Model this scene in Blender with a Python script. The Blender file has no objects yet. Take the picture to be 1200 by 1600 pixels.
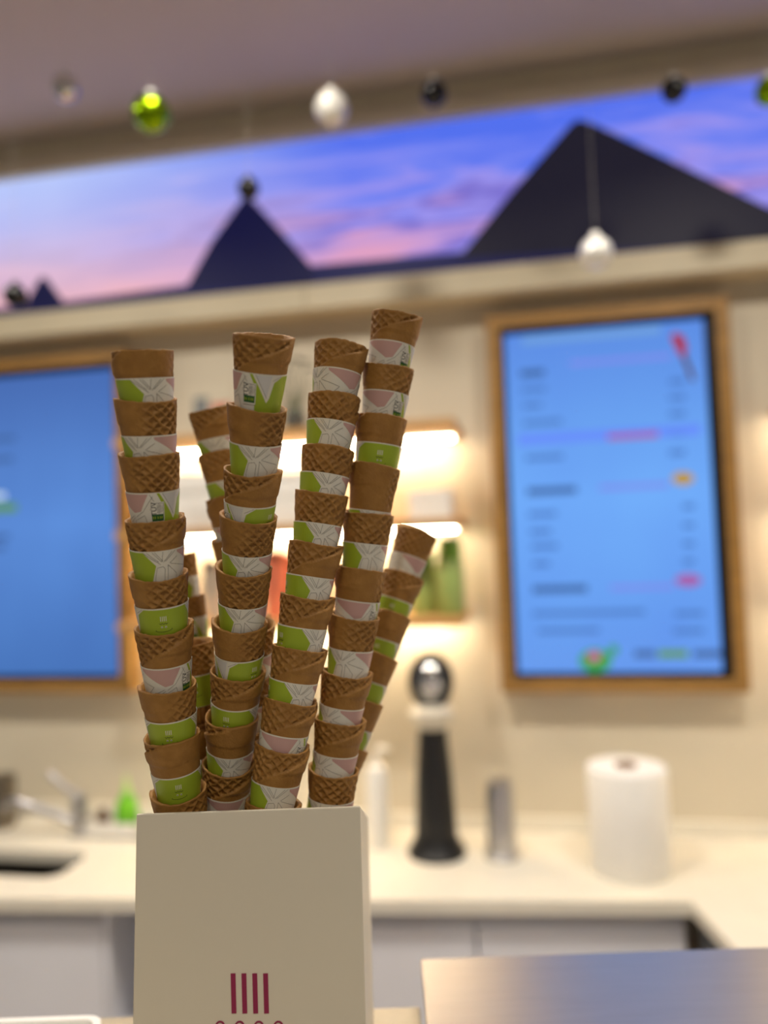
import bpy, bmesh, math, random
from mathutils import Vector, Matrix

random.seed(7)
rad = math.radians
scene = bpy.context.scene
C = scene.collection

# ------------------------------------------------------------------ camera
EYE = 1.8
YAW, PITCH, ROLL, FPX = 10.6, 2.7, 2.0, 1200.0
Zv = Vector((0, 0, 1))
HEAD = Vector((-math.sin(rad(YAW)), math.cos(rad(YAW)), 0))
R0 = Vector((math.cos(rad(YAW)), math.sin(rad(YAW)), 0))
FWD = HEAD * math.cos(rad(PITCH)) + Zv * math.sin(rad(PITCH))
U0 = R0.cross(FWD)
RGT = R0 * math.cos(rad(ROLL)) - U0 * math.sin(rad(ROLL))
UP = R0 * math.sin(rad(ROLL)) + U0 * math.cos(rad(ROLL))
ORG = Vector((0, 0, EYE))
cd = bpy.data.cameras.new('camera')
cam = bpy.data.objects.new('camera', cd)
C.objects.link(cam)
M3 = Matrix((RGT, UP, -FWD)).transposed()
cam.matrix_world = Matrix.Translation(ORG) @ M3.to_4x4()
cd.sensor_fit = 'HORIZONTAL'
cd.sensor_width = 36.0
cd.lens = 36.0 * FPX / 1200.0
cd.clip_start = 0.02
cd.dof.use_dof = True
cd.dof.focus_distance = 0.70
cd.dof.aperture_fstop = 1.9
scene.camera = cam

# ------------------------------------------------------------------ world, exposure, large lights
w = bpy.data.worlds.new('world')
scene.world = w
w.use_nodes = True
w.node_tree.nodes['Background'].inputs[0].default_value = (1.0, 0.93, 0.84, 1)
w.node_tree.nodes['Background'].inputs[1].default_value = 0.17
vs = scene.view_settings
vs.view_transform = 'Standard'
vs.look = 'None'
vs.exposure = 0.0
vs.gamma = 1.0
vs.use_curve_mapping = False


def area(name, loc, size, power, col, tgt=None):
    d = bpy.data.lights.new(name, 'AREA')
    d.shape = 'DISK'
    d.size = size
    d.energy = power
    d.color = col
    d.spread = rad(130)
    o = bpy.data.objects.new(name, d)
    C.objects.link(o)
    o.location = loc
    if tgt is not None:
        o.rotation_euler = (Vector(tgt) - Vector(loc)).to_track_quat('-Z', 'Y').to_euler()
    return o


WARM = (1.0, 0.91, 0.79)
for lx in (-1.75, -0.6, 0.75):
    area('ceiling_downlight_offscreen', (lx, 1.25, 3.33), 0.16, 15.5, WARM, (lx, 1.85, 0.0))
for lx, ly in ((-4.1, -0.7), (0.13, -0.9), (0.74, -1.0)):     # mirrored as pale spots near the tops of the screens
    area('ceiling_downlight_offscreen', (lx, ly, 3.33), 0.14, 10, WARM, (lx, ly + 0.2, 0))

# ------------------------------------------------------------------ pixel frame of the photograph -> points on real planes


def ray(x, y):
    return FWD + RGT * ((x - 600) / FPX) - UP * ((y - 800) / FPX)


def onY(x, y, Y):
    d = ray(x, y)
    return ORG + d * (Y / d.y)


def onZ(x, y, Z):          # Z relative to the eye
    d = ray(x, y)
    return ORG + d * (Z / d.z)


def atD(x, y, D):          # distance along the view axis
    return ORG + ray(x, y) * D


# ------------------------------------------------------------------ materials
def lin(c):
    return tuple(((v / 255) / 12.92 if v / 255 <= 0.04045 else ((v / 255 + 0.055) / 1.055) ** 2.4) for v in c)


MATS = {}


def mat(name, col, rough=0.5, metal=0.0, vary=0.06, scale=30.0, bump=0.0, stretch=(1, 1, 1), emit=0.0, trans=0.0, coat=0.0, spec=None):
    if name in MATS:
        return MATS[name]
    m = bpy.data.materials.new(name)
    MATS[name] = m
    m.use_nodes = True
    nt = m.node_tree
    b = nt.nodes['Principled BSDF']
    c = lin(col)
    b.inputs['Roughness'].default_value = rough
    b.inputs['Metallic'].default_value = metal
    if trans:
        b.inputs['Transmission Weight'].default_value = trans
    if coat:
        b.inputs['Coat Weight'].default_value = coat
    if spec is not None:
        b.inputs['Specular IOR Level'].default_value = spec
    tc = nt.nodes.new('ShaderNodeTexCoord')
    mp = nt.nodes.new('ShaderNodeMapping')
    mp.inputs['Scale'].default_value = stretch
    no = nt.nodes.new('ShaderNodeTexNoise')
    no.inputs['Scale'].default_value = scale
    no.inputs['Detail'].default_value = 5
    rp = nt.nodes.new('ShaderNodeValToRGB')
    rp.color_ramp.elements[0].position = 0.3
    rp.color_ramp.elements[1].position = 0.7
    rp.color_ramp.elements[0].color = tuple(v * (1 - vary) for v in c) + (1,)
    rp.color_ramp.elements[1].color = tuple(min(1, v * (1 + vary)) for v in c) + (1,)
    nt.links.new(tc.outputs['Object'], mp.inputs['Vector'])
    nt.links.new(mp.outputs['Vector'], no.inputs['Vector'])
    nt.links.new(no.outputs['Fac'], rp.inputs['Fac'])
    nt.links.new(rp.outputs['Color'], b.inputs['Base Color'])
    if bump:
        bp = nt.nodes.new('ShaderNodeBump')
        bp.inputs['Strength'].default_value = bump
        bp.inputs['Distance'].default_value = 0.002
        nt.links.new(no.outputs['Fac'], bp.inputs['Height'])
        nt.links.new(bp.outputs['Normal'], b.inputs['Normal'])
    if emit:
        nt.links.new(rp.outputs['Color'], b.inputs['Emission Color'])
        b.inputs['Emission Strength'].default_value = emit
    return m


def emis(name, col, strength=1.0, rough=0.25):
    """a backlit print or display pixel area: gives off light, with a smooth front"""
    if name in MATS:
        return MATS[name]
    m = mat(name, (4, 4, 5), rough, spec=0.25)
    nt = m.node_tree
    b = nt.nodes['Principled BSDF']
    b.inputs['Emission Color'].default_value = lin(col) + (1,)
    b.inputs['Emission Strength'].default_value = strength
    return m


WALL = mat('cream_wall_paint', (216, 207, 186), 0.55, vary=0.02, scale=4)
CEIL = mat('ceiling_paint', (208, 196, 188), 0.8, vary=0.02, scale=3)
TRIM = mat('beige_trim', (218, 207, 178), 0.5, vary=0.03, scale=6)
OAK = mat('oak_wood', (158, 118, 58), 0.5, vary=0.22, scale=9, stretch=(1, 1, 9), bump=0.1)
OAKH = mat('oak_wood_board', (188, 145, 88), 0.5, vary=0.2, scale=9, stretch=(1, 6, 9), bump=0.1)
BLACK = mat('black_bezel', (10, 10, 12), 0.35, vary=0.1)
BLKP = mat('black_plastic', (12, 13, 16), 0.4, vary=0.1)
STEEL = mat('brushed_steel', (190, 190, 192), 0.28, 1.0, vary=0.05, scale=20, stretch=(1, 1, 12))
CHROME = mat('chrome', (225, 225, 225), 0.08, 1.0, vary=0.01)
TOPS = mat('cream_solid_surface', (232, 227, 212), 0.3, vary=0.025, scale=14)
CAB = mat('white_cabinet', (236, 238, 246), 0.35, vary=0.02, scale=5)
CABD = mat('cabinet_channel', (196, 196, 200), 0.5, vary=0.03)
DARKP = mat('dark_panel', (52, 55, 56), 0.4, vary=0.06)
WHITE = mat('white_gloss', (238, 236, 230), 0.3, vary=0.01)
PAPER = mat('paper_white', (240, 238, 232), 0.85, vary=0.03, scale=60)
CARD = mat('cardboard', (150, 112, 70), 0.8, vary=0.08)
FLOORM = mat('floor_tile', (150, 138, 120), 0.5, vary=0.05)
BOXM = mat('holder_lacquer', (228, 220, 200), 0.42, vary=0.012, scale=6)
MAGENTA = mat('magenta_print', (150, 28, 78), 0.5, vary=0.03)
LED = emis('led_strip_glow', (255, 232, 196), 52)

# ------------------------------------------------------------------ mesh helpers


class MB:
    def __init__(s):
        s.v, s.f, s.m = [], [], []

    def poly(s, pts, mi=0):
        n = len(s.v)
        s.v += [tuple(p) for p in pts]
        s.f.append(list(range(n, n + len(pts))))
        s.m.append(mi)

    def box(s, a, b, mi=0):
        x0, y0, z0 = a
        x1, y1, z1 = b
        n = len(s.v)
        s.v += [(x0, y0, z0), (x1, y0, z0), (x1, y1, z0), (x0, y1, z0), (x0, y0, z1), (x1, y0, z1), (x1, y1, z1), (x0, y1, z1)]
        for q in ((0, 3, 2, 1), (4, 5, 6, 7), (0, 1, 5, 4), (1, 2, 6, 5), (2, 3, 7, 6), (3, 0, 4, 7)):
            s.f.append([n + i for i in q])
            s.m.append(mi)
        return s

    def prism(s, pts, ext, mi=0):
        """closed polygon pts (3D, planar) extruded by vector ext"""
        n = len(s.v)
        k = len(pts)
        ext = Vector(ext)
        s.v += [tuple(Vector(p)) for p in pts] + [tuple(Vector(p) + ext) for p in pts]
        s.f.append(list(range(n + k - 1, n - 1, -1)))
        s.f.append(list(range(n + k, n + 2 * k)))
        s.m += [mi, mi]
        for i in range(k):
            j = (i + 1) % k
            s.f.append([n + i, n + j, n + k + j, n + k + i])
            s.m.append(mi)
        return s

    def lathe(s, prof, seg=32, c=(0, 0, 0), mi=0, closed=False):
        """prof: list of (r, z) around local Z"""
        n = len(s.v)
        k = len(prof)
        for i in range(seg):
            a = 2 * math.pi * i / seg
            for r, z in prof:
                s.v.append((c[0] + r * math.cos(a), c[1] + r * math.sin(a), c[2] + z))
        kk = k if closed else k - 1
        for i in range(seg):
            i2 = (i + 1) % seg
            for j in range(kk):
                j2 = (j + 1) % k
                s.f.append([n + i * k + j, n + i2 * k + j, n + i2 * k + j2, n + i * k + j2])
                s.m.append(mi)
        return s

    def tube(s, pts, r, seg=10, mi=0):
        """swept tube; r is a number or one radius per point"""
        pts = [Vector(p) for p in pts]
        n = len(s.v)
        k = len(pts)
        rs = r if isinstance(r, (list, tuple)) else [r] * k
        prev = None
        for i, p in enumerate(pts):
            d = (pts[min(i + 1, k - 1)] - pts[max(i - 1, 0)]).normalized()
            ref = prev if prev is not None else (Vector((0, 0, 1)) if abs(d.z) < 0.9 else Vector((1, 0, 0)))
            a = d.cross(ref).normalized()
            b = a.cross(d).normalized()
            prev = b
            for j in range(seg):
                t = 2 * math.pi * j / seg
                s.v.append(tuple(p + (a * math.cos(t) + b * math.sin(t)) * rs[i]))
        for i in range(k - 1):
            for j in range(seg):
                j2 = (j + 1) % seg
                s.f.append([n + i * seg + j, n + i * seg + j2, n + (i + 1) * seg + j2, n + (i + 1) * seg + j])
                s.m.append(mi)
        s.f.append([n + j for j in range(seg)][::-1])
        s.f.append([n + (k - 1) * seg + j for j in range(seg)])
        s.m += [mi, mi]
        return s

    def mesh(s, name, mats, smooth=False, bevel=0.0, flat_angle=40):
        me = bpy.data.meshes.new(name)
        me.from_pydata(s.v, [], s.f)
        mats = mats if isinstance(mats, (list, tuple)) else [mats]
        for m in mats:
            me.materials.append(m)
        if len(mats) > 1:
            me.polygons.foreach_set('material_index', s.m)
        bm = bmesh.new()
        bm.from_mesh(me)
        bmesh.ops.recalc_face_normals(bm, faces=bm.faces)
        if bevel:
            es = [e for e in bm.edges if len(e.link_faces) == 2 and e.calc_face_angle(0) > 0.6]
            bmesh.ops.bevel(bm, geom=es, offset=bevel, segments=2, affect='EDGES', profile=0.6)
        if smooth:
            for f in bm.faces:
                f.smooth = True
            for e in bm.edges:
                if len(e.link_faces) == 2 and e.calc_face_angle(0) > rad(flat_angle):
                    e.smooth = False
        bm.to_mesh(me)
        bm.free()
        me.update()
        return me

    def build(s, name, mats, parent=None, smooth=False, bevel=0.0, loc=None, rotz=None):
        o = bpy.data.objects.new(name, s.mesh(name, mats, smooth, bevel))
        C.objects.link(o)
        if parent is not None:
            o.parent = parent
        if loc is not None:
            o.location = loc
        if rotz is not None:
            o.rotation_euler = (0, 0, rotz)
        return o


def thing(name, label, cat, loc=(0, 0, 0), rotz=0.0, group=None):
    o = bpy.data.objects.new(name, None)
    C.objects.link(o)
    o.empty_display_size = 0.05
    o.location = loc
    o.rotation_euler = (0, 0, rotz)
    return tag(o, label, cat, group)


def tag(o, label, cat, group=None):
    o['label'] = label
    o['category'] = cat
    if group:
        o['group'] = group
    return o


def struct(o, label=None):
    o['kind'] = 'structure'
    if label:
        o['label'] = label
    return o


def text_mesh(txt, size):
    cu = bpy.data.curves.new('t', 'FONT')
    cu.body = txt
    cu.size = size
    cu.align_x = 'CENTER'
    cu.align_y = 'CENTER'
    cu.resolution_u = 3
    ob = bpy.data.objects.new('t', cu)
    C.objects.link(ob)
    dg = bpy.context.evaluated_depsgraph_get()
    me = ob.evaluated_get(dg).to_mesh()
    vs_ = [tuple(v.co) for v in me.vertices]
    fs_ = [list(p.vertices) for p in me.polygons]
    ob.evaluated_get(dg).to_mesh_clear()
    bpy.data.objects.remove(ob)
    bpy.data.curves.remove(cu)
    return vs_, fs_


# ------------------------------------------------------------------ the setting
WY = 2.6                      # back wall plane
CZ = EYE - 0.936              # worktop height
CEILZ = EYE + 1.565

m = MB().box((-4.2, WY, 0), (3.0, WY + 0.12, CEILZ))
wall = struct(m.build('wall_back', WALL), 'cream painted back wall of the shop')
m = MB().box((-4.2, -3.2, CEILZ), (3.0, WY + 0.12, CEILZ + 0.1))
struct(m.build('ceiling', CEIL), 'plain mauve grey ceiling')
m = MB().box((-4.2, -3.2, -0.1), (3.0, WY + 0.12, 0))
struct(m.build('floor', FLOORM), 'beige tiled shop floor')

# ------------------------------------------------------------------ lightbox banner over the wall
BY = 2.50                     # banner face plane
bz1 = EYE + 1.470 * BY / WY
bz0 = EYE + 0.935 * BY / WY
bx0, bx1 = -4.0, 2.9
ban = thing('lightbox_banner', 'long backlit banner showing pyramids under a violet sunset sky', 'banner', (0, WY, bz0))


def loc_pts(o, pts):
    return [Vector(p) - Vector(o.location) for p in pts]


m = MB().box((bx0, BY + 0.01 - WY, -0.03), (bx1, -0.025, bz1 - bz0 + 0.03))
m.build('light_housing', TRIM, ban)
m = MB().box((bx0, BY - WY, 0), (bx1, BY + 0.008 - WY, bz1 - bz0))
sky = emis('sunset_print', (255, 255, 255), 1.0, 0.5)
nt = sky.node_tree
bs = nt.nodes['Principled BSDF']
tc = nt.nodes.new('ShaderNodeTexCoord')
sep = nt.nodes.new('ShaderNodeSeparateXYZ')
nt.links.new(tc.outputs['Object'], sep.inputs[0])


def mth(op, a, b=None, clamp=False):
    n = nt.nodes.new('ShaderNodeMath')
    n.operation = op
    n.use_clamp = clamp
    for i, v in enumerate((a, b)):
        if v is None:
            continue
        if isinstance(v, (int, float)):
            n.inputs[i].default_value = v
        else:
            nt.links.new(v, n.inputs[i])
    return n.outputs[0]


mp = nt.nodes.new('ShaderNodeMapping')
mp.inputs['Scale'].default_value = (1.5, 1, 10.5)
mp.inputs['Rotation'].default_value = (0, rad(4), 0)
nt.links.new(tc.outputs['Object'], mp.inputs[0])
n1 = nt.nodes.new('ShaderNodeTexNoise')
n1.inputs['Scale'].default_value = 1.3
n1.inputs['Detail'].default_value = 5
n1.inputs['Roughness'].default_value = 0.55
n1.inputs['Distortion'].default_value = 0.6
nt.links.new(mp.outputs[0], n1.inputs['Vector'])
zf = mth('DIVIDE', sep.outputs['Z'], bz1 - bz0)
low = mth('SUBTRACT', 1.0, zf)
fac = mth('ADD', mth('MULTIPLY', mth('SUBTRACT', n1.outputs['Fac'], 0.5), 1.7), mth('MULTIPLY', low, 0.85), True)
rp = nt.nodes.new('ShaderNodeValToRGB')
els = rp.color_ramp.elements
els[0].position = 0.02
els[0].color = lin((82, 112, 238)) + (1,)
els[1].position = 1.0
els[1].color = lin((238, 160, 178)) + (1,)
for p, c in ((0.25, (116, 132, 242)), (0.42, (158, 148, 238)), (0.56, (118, 108, 205)), (0.72, (190, 150, 215))):
    e = els.new(p)
    e.color = lin(c) + (1,)
nt.links.new(fac, rp.inputs['Fac'])
lf = mth('MULTIPLY', mth('SUBTRACT', -0.55, sep.outputs['X']), 0.9, True)      # paler, rosier sky at the far end
mix = nt.nodes.new('ShaderNodeMix')
mix.data_type = 'RGBA'
mix.inputs[7].default_value = lin((255, 184, 172)) + (1,)
nt.links.new(mth('MULTIPLY', lf, mth('ADD', mth('MULTIPLY', low, 0.9), 0.0), True), mix.inputs[0])
nt.links.new(rp.outputs['Color'], mix.inputs[6])
mix2 = nt.nodes.new('ShaderNodeMix')
mix2.data_type = 'RGBA'
mix2.inputs[7].default_value = lin((196, 212, 255)) + (1,)
nt.links.new(mth('MULTIPLY', lf, mth('ADD', mth('MULTIPLY', zf, 0.75), 0.1), True), mix2.inputs[0])
nt.links.new(mix.outputs[2], mix2.inputs[6])
nt.links.new(mix2.outputs[2], bs.inputs['Emission Color'])
m.build('sky_print', sky, ban)


def ban_poly(name, px, mm, t):
    pts = []
    for x, y in px:
        p = onY(x, y, BY)
        p.z = max(bz0 + 0.001, min(bz1, p.z))
        pts.append(p - Vector(ban.location))
    MB().prism([(p.x, p.y - t, p.z) for p in pts], (0, t, 0)).build(name, mm, ban)


DKG = emis('banner_ground', (26, 28, 74), 1.0, 0.5)
DKP = emis('banner_pyramid', (18, 19, 60), 1.0, 0.5)
DKB = emis('banner_large_pyramid', (30, 28, 42), 1.0, 0.5)
gl = [(-900, 640)]
ban_poly('desert_ground', [(-900, 566), (-120, 492), (0, 482), (100, 472), (290, 446), (480, 416), (725, 394), (1200, 372), (1700, 330), (1700, 350), (1200, 379), (600, 438), (0, 498), (-900, 600)], DKG, 0.003)
ban_poly('small_pyramid', [(290, 452), (330, 380), (383, 306), (392, 310), (440, 362), (492, 422), (488, 446)], DKP, 0.004)
ban_poly('small_pyramid', [(34, 486), (64, 434), (72, 434), (104, 478)], DKP, 0.004)
ban_poly('large_pyramid', [(716, 405), (800, 300), (893, 194), (905, 188), (930, 196), (1040, 248), (1200, 326), (1330, 390), (1200, 384)], DKB, 0.005)

# trims round the lightbox
m = MB().box((bx0, BY - 0.035, bz1), (bx1, WY, bz1 + 0.045)).box((bx0, BY + 0.03, bz1 + 0.045), (bx1, WY, CEILZ))
struct(m.build('trim_1', TRIM, bevel=0.004), 'beige crown trim between banner and ceiling')
m = MB().box((bx0, BY - 0.03, bz0 - 0.085), (onY(480, 470, BY).x - 0.001, WY, bz0)).box((onY(480, 470, BY).x + 0.001, BY - 0.03, bz0 - 0.085), (bx1, WY, bz0))
struct(m.build('trim_2', TRIM, bevel=0.004), 'beige ledge trim below the lit banner')

# ------------------------------------------------------------------ menu screens
SCR = emis('screen_blue', (255, 255, 255), 1.0, 0.12)


def screen_mat(name, c_top, c_mid, c_bot, dark_left):
    mm = emis(name, (255, 255, 255), 1.0, 0.12)
    t = mm.node_tree
    b = t.nodes['Principled BSDF']
    co = t.nodes.new('ShaderNodeTexCoord')
    se = t.nodes.new('ShaderNodeSeparateXYZ')
    t.links.new(co.outputs['Generated'], se.inputs[0])
    r = t.nodes.new('ShaderNodeValToRGB')
    r.color_ramp.elements[0].color = lin(c_bot) + (1,)
    r.color_ramp.elements[1].color = lin(c_top) + (1,)
    e = r.color_ramp.elements.new(0.5)
    e.color = lin(c_mid) + (1,)
    t.links.new(se.outputs['Z'], r.inputs['Fac'])
    nz = t.nodes.new('ShaderNodeTexNoise')
    nz.inputs['Scale'].default_value = 2.2
    t.links.new(co.outputs['Generated'], nz.inputs['Vector'])
    mx = t.nodes.new('ShaderNodeMix')
    mx.data_type = 'RGBA'
    mx.inputs[7].default_value = lin(dark_left) + (1,)
    ml = t.nodes.new('ShaderNodeMath')
    ml.operation = 'MULTIPLY'
    ml.inputs[1].default_value = 0.6
    t.links.new(nz.outputs['Fac'], ml.inputs[0])
    t.links.new(ml.outputs[0], mx.inputs[0])
    t.links.new(r.outputs['Color'], mx.inputs[6])
    t.links.new(mx.outputs[2], b.inputs['Emission Color'])
    return mm


TVY, SCY = 2.52, 2.563


def menu_screen(label, x0, x1, z0, z1, smat):
    t = thing('menu_screen', label, 'screen', ((x0 + x1) / 2, WY, z0))
    fw = 0.043
    L = t.location
    ys, yf = SCY - WY, TVY - WY
    a, b, h = x0 - L.x, x1 - L.x, z1 - z0
    for nm, lo, hi in (('frame_side', (a, yf, 0), (a + fw, 0, h)), ('frame_side', (b - fw, yf, 0), (b, 0, h)),
                       ('frame_rail', (a + fw, yf, h - fw), (b - fw, 0, h)), ('frame_rail', (a + fw, yf, 0), (b - fw, 0, fw))):
        MB().box(lo, hi).build(nm, OAK, t, bevel=0.002)
    bz = MB()
    i0, i1, k0, k1 = a + fw, b - fw, fw, h - fw
    bw = 0.014
    for lo, hi in (((i0, yf + 0.008, k0), (i0 + 0.006, ys + 0.004, k1)), ((i1 - 0.008, yf + 0.008, k0), (i1, ys + 0.004, k1)),
                   ((i0, yf + 0.008, k1 - 0.006), (i1, ys + 0.004, k1)), ((i0, yf + 0.008, k0), (i1, ys + 0.004, k0 + 0.006))):
        bz.box(lo, hi)
    for lo, hi in (((i0, ys - 0.004, k0), (i0 + bw, ys + 0.02, k1)), ((i1 - bw - 0.012, ys - 0.004, k0), (i1, ys + 0.02, k1)),
                   ((i0, ys - 0.004, k1 - bw), (i1, ys + 0.02, k1)), ((i0, ys - 0.004, k0), (i1, ys + 0.02, k0 + bw))):
        bz.box(lo, hi)
    bz.build('bezel', BLACK, t)
    d = MB().box((i0 + 0.002, ys, k0 + 0.002), (i1 - 0.002, ys + 0.025, k1 - 0.002)).build('display', smat, t)
    return t, d


rz0, rz1 = EYE - 0.493 * TVY / WY, EYE + 0.774 * TVY / WY
S1 = screen_mat('screen_menu_bright', (92, 142, 225), (118, 182, 255), (102, 158, 238), (92, 136, 232))
S2 = screen_mat('screen_menu_dim', (72, 108, 178), (98, 150, 228), (72, 120, 190), (66, 104, 176))
tvR, dispR = menu_screen('wood-framed upright menu screen glowing light blue, with lines of text', -0.112 * TVY / WY, 0.664 * TVY / WY, rz0, rz1, S1)
tvL, dispL = menu_screen('wood-framed upright menu screen glowing plain blue, above the sink', -2.21 * TVY / WY, -1.446 * TVY / WY, rz0, rz1, S2)

TXT = {k: emis('screen_ink_' + k, c, 1.0, 0.12) for k, c in dict(dark=(66, 102, 160), mid=(80, 124, 196), faint=(112, 160, 220), rose=(128, 140, 236), violet=(104, 142, 252), red=(166, 96, 170), crimson=(170, 44, 60), yellow=(190, 150, 20), brown=(90, 62, 40), green=(60, 160, 70), pink=(196, 90, 150), white=(215, 235, 250), lime=(96, 150, 40)).items()}


def scr_rects(tv, disp, name, rects, key):
    """flat marks on the display: px rectangles (x0, x1, y, h) laid on the screen plane"""
    for x0, x1, y, h in rects:
        mb = MB()
        yy = SCY - 0.0012 - (0.001 if key == 'red' else 0)
        p, q = onY(x0, y, yy), onY(x1, y, yy)
        hz = h * 2.5 / 1200 / 2
        zc = p.z
        mb.box((p.x - tv.location.x, yy - tv.location.y, zc - hz - tv.location.z), (q.x - tv.location.x, SCY + 0.001 - tv.location.y, zc + hz - tv.location.z))
        mb.build(name, TXT[key], disp)


def Z5(X, Y):
    return 740 + 0.4186 * X, 440 + 0.4186 * Y


def words(X0, X1, Y, h):
    a, y = Z5(X0, Y)
    b, _ = Z5(X1, Y)
    return [(a, b, y, h)]


head_l = [(175, 265, 345), (200, 385, 785), (220, 425, 1150)]
body_l = [(180, 270, 405), (185, 255, 465), (185, 330, 530), (195, 335, 660), (205, 310, 870), (210, 290, 935), (215, 315, 990), (220, 285, 1055), (220, 640, 1240), (240, 470, 1305)]
pric_l = [(730, 790, y) for y in (375, 435, 495, 570, 640)] + [(780, 825, y) for y in (840, 910, 980, 1045)] + [(750, 860, 1240), (745, 860, 1305)]
r_ = []
for q in head_l:
    r_ += words(*q, 11)
scr_rects(tvR, dispR, 'menu_heading', r_, 'dark')
r_ = []
for q in body_l + pric_l:
    r_ += words(*q, 8)
scr_rects(tvR, dispR, 'menu_line', r_, 'mid')
scr_rects(tvR, dispR, 'menu_title', words(180, 700, 222, 12), 'faint')
scr_rects(tvR, dispR, 'menu_rule', [(*[Z5(a, y)[0] for a in (x0, x1)], Z5(0, y)[1], h) for x0, x1, y, h in ((360, 740, 306, 7), (470, 730, 770, 7), (510, 750, 1143, 7))], 'rose')
scr_rects(tvR, dispR, 'menu_highlight', [(Z5(165, 0)[0], Z5(850, 0)[0], Z5(0, 592)[1], 16)], 'violet')
scr_rects(tvR, dispR, 'menu_highlight_text', [(q[0], q[1], q[2] - 3, 9) for q in words(500, 690, 588, 9)], 'red')
scr_rects(tvR, dispR, 'menu_footer', words(600, 680, 1390, 11) + words(820, 930, 1390, 11), 'dark')
scr_rects(tvR, dispR, 'menu_footer_accent', words(690, 800, 1390, 11), 'lime')


def scr_poly(tv, disp, name, pts, key):
    yy = SCY - 0.0014
    P = [onY(*Z5(*p), yy) - tv.location for p in pts]
    MB().prism(P, (0, 0.0014, 0)).build(name, TXT[key], disp)


def blob(cx, cy, rx, ry, n=12):
    return [(cx + rx * math.cos(2 * math.pi * i / n), cy + ry * math.sin(2 * math.pi * i / n)) for i in range(n)]


scr_poly(tvR, dispR, 'picture_ice_pop', [(735, 205), (752, 190), (785, 205), (798, 255), (780, 285), (762, 262)], 'crimson')
scr_poly(tvR, dispR, 'picture_stick', [(775, 280), (790, 268), (830, 370), (812, 368)], 'brown')
scr_poly(tvR, dispR, 'picture_fruit', blob(782, 735, 42, 24), 'yellow')
scr_poly(tvR, dispR, 'picture_scoop', blob(802, 1115, 50, 24), 'red')
scr_poly(tvR, dispR, 'picture_leaf', blob(455, 1415, 62, 45), 'green')
scr_poly(tvR, dispR, 'picture_leaf', blob(522, 1375, 18, 20), 'green')
# petal lies on the leaf picture
yy = SCY - 0.0024
P = [onY(*Z5(*p), yy) - tvR.location for p in blob(450, 1400, 26, 20)]
MB().prism(P, (0, 0.001, 0)).build('picture_petal', TXT['pink'], dispR)
scr_rects(tvL, dispL, 'menu_highlight', [(-60, 26, 797, 14)], 'lime')
scr_rects(tvL, dispL, 'menu_line', [(-60, 20, 722, 9), (-60, 24, 690, 9), (-60, 14, 842, 9), (-60, 8, 858, 9)], 'dark')
scr_rects(tvL, dispL, 'menu_picture', [(-60, 8, 778, 9)], 'white')

# ------------------------------------------------------------------ lit wall shelves
SHZ = [EYE + 0.387, EYE + 0.085, EYE - 0.214]
SHN = ['topmost', 'middle', 'lowest']
SD = 0.30
shelves = []
for unit, (a, b, where) in enumerate(((-1.33, -0.205, 'between the two menu screens'), (0.77, 1.75, 'past the bright menu screen'))):
    for i, z in enumerate(SHZ):
        if unit == 1:
            z += 0.015
        t = thing('wall_shelf', f'{SHN[i]} oak shelf with warm light under it, {where}', 'shelf', ((a + b) / 2, WY, z), 0, 'lit oak wall shelves')
        hw = (b - a) / 2
        MB().box((-hw, -SD, -0.028), (hw, 0, 0)).build('board', OAKH, t, bevel=0.003)
        MB().box((-hw + 0.03, -0.085, -0.034), (hw - 0.03, -0.06, -0.0275)).build('light_strip', LED, t)
        shelves.append(t)

# ------------------------------------------------------------------ worktop with sink, cabinets


def fy(x):
    return 2.09 + 0.10 * x


XL, XR, XE = -2.7, 0.37, 1.9
RS = 0.22                      # the return's inner edge splays outwards
RF = 1.35                      # how far the return worktop comes forward
TH = 0.035
s_br = onZ(142, 1333, -0.936)
s_fr = onZ(60, 1371, -0.936)
sx1 = s_br.x
syb, syf = s_br.y, s_fr.y
sx0 = sx1 - 0.55


def rrect(x0, x1, y0, y1, r, n=6):
    pts = []
    for cx, cy, a0 in ((x1 - r, y1 - r, 0), (x0 + r, y1 - r, 90), (x0 + r, y0 + r, 180), (x1 - r, y0 + r, 270)):
        for k in range(n + 1):
            a = rad(a0 + 90 * k / n)
            pts.append((cx + r * math.cos(a), cy + r * math.sin(a)))
    return pts


outer = [(XL, fy(XL)), (XR, fy(XR)), (XR + RS * (fy(XR) - RF), RF), (XE, RF), (XE, WY), (XL, WY)]
inner = rrect(sx0, sx1, syf, syb, 0.05)
bm = bmesh.new()


def ringv(pts, z):
    vs2 = [bm.verts.new((x, y, z)) for x, y in pts]
    es2 = [bm.edges.new((vs2[i], vs2[(i + 1) % len(vs2)])) for i in range(len(vs2))]
    return vs2, es2


vo, eo = ringv(outer, CZ)
vi, ei = ringv(inner, CZ)
bmesh.ops.triangle_fill(bm, edges=eo + ei, use_beauty=True)
vo2 = [bm.verts.new((x, y, CZ - TH)) for x, y in outer]
vi2 = [bm.verts.new((x, y, CZ - TH)) for x, y in inner]
for A, B in ((vo, vo2), (vi, vi2)):
    for i in range(len(A)):
        j = (i + 1) % len(A)
        bm.faces.new((A[i], A[j], B[j], B[i]))
for f_ in list(bm.faces):
    c_ = f_.calc_center_median()
    if abs(f_.normal.z) > 0.9 and sx0 + 0.001 < c_.x < sx1 - 0.001 and syf + 0.001 < c_.y < syb - 0.001:
        print('sink face removed')
        bm.faces.remove(f_)
bmesh.ops.recalc_face_normals(bm, faces=bm.faces)
me = bpy.data.meshes.new('worktop')
bm.to_mesh(me)
bm.free()
me.materials.append(TOPS)
wt = bpy.data.objects.new('worktop', me)
C.objects.link(wt)
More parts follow.
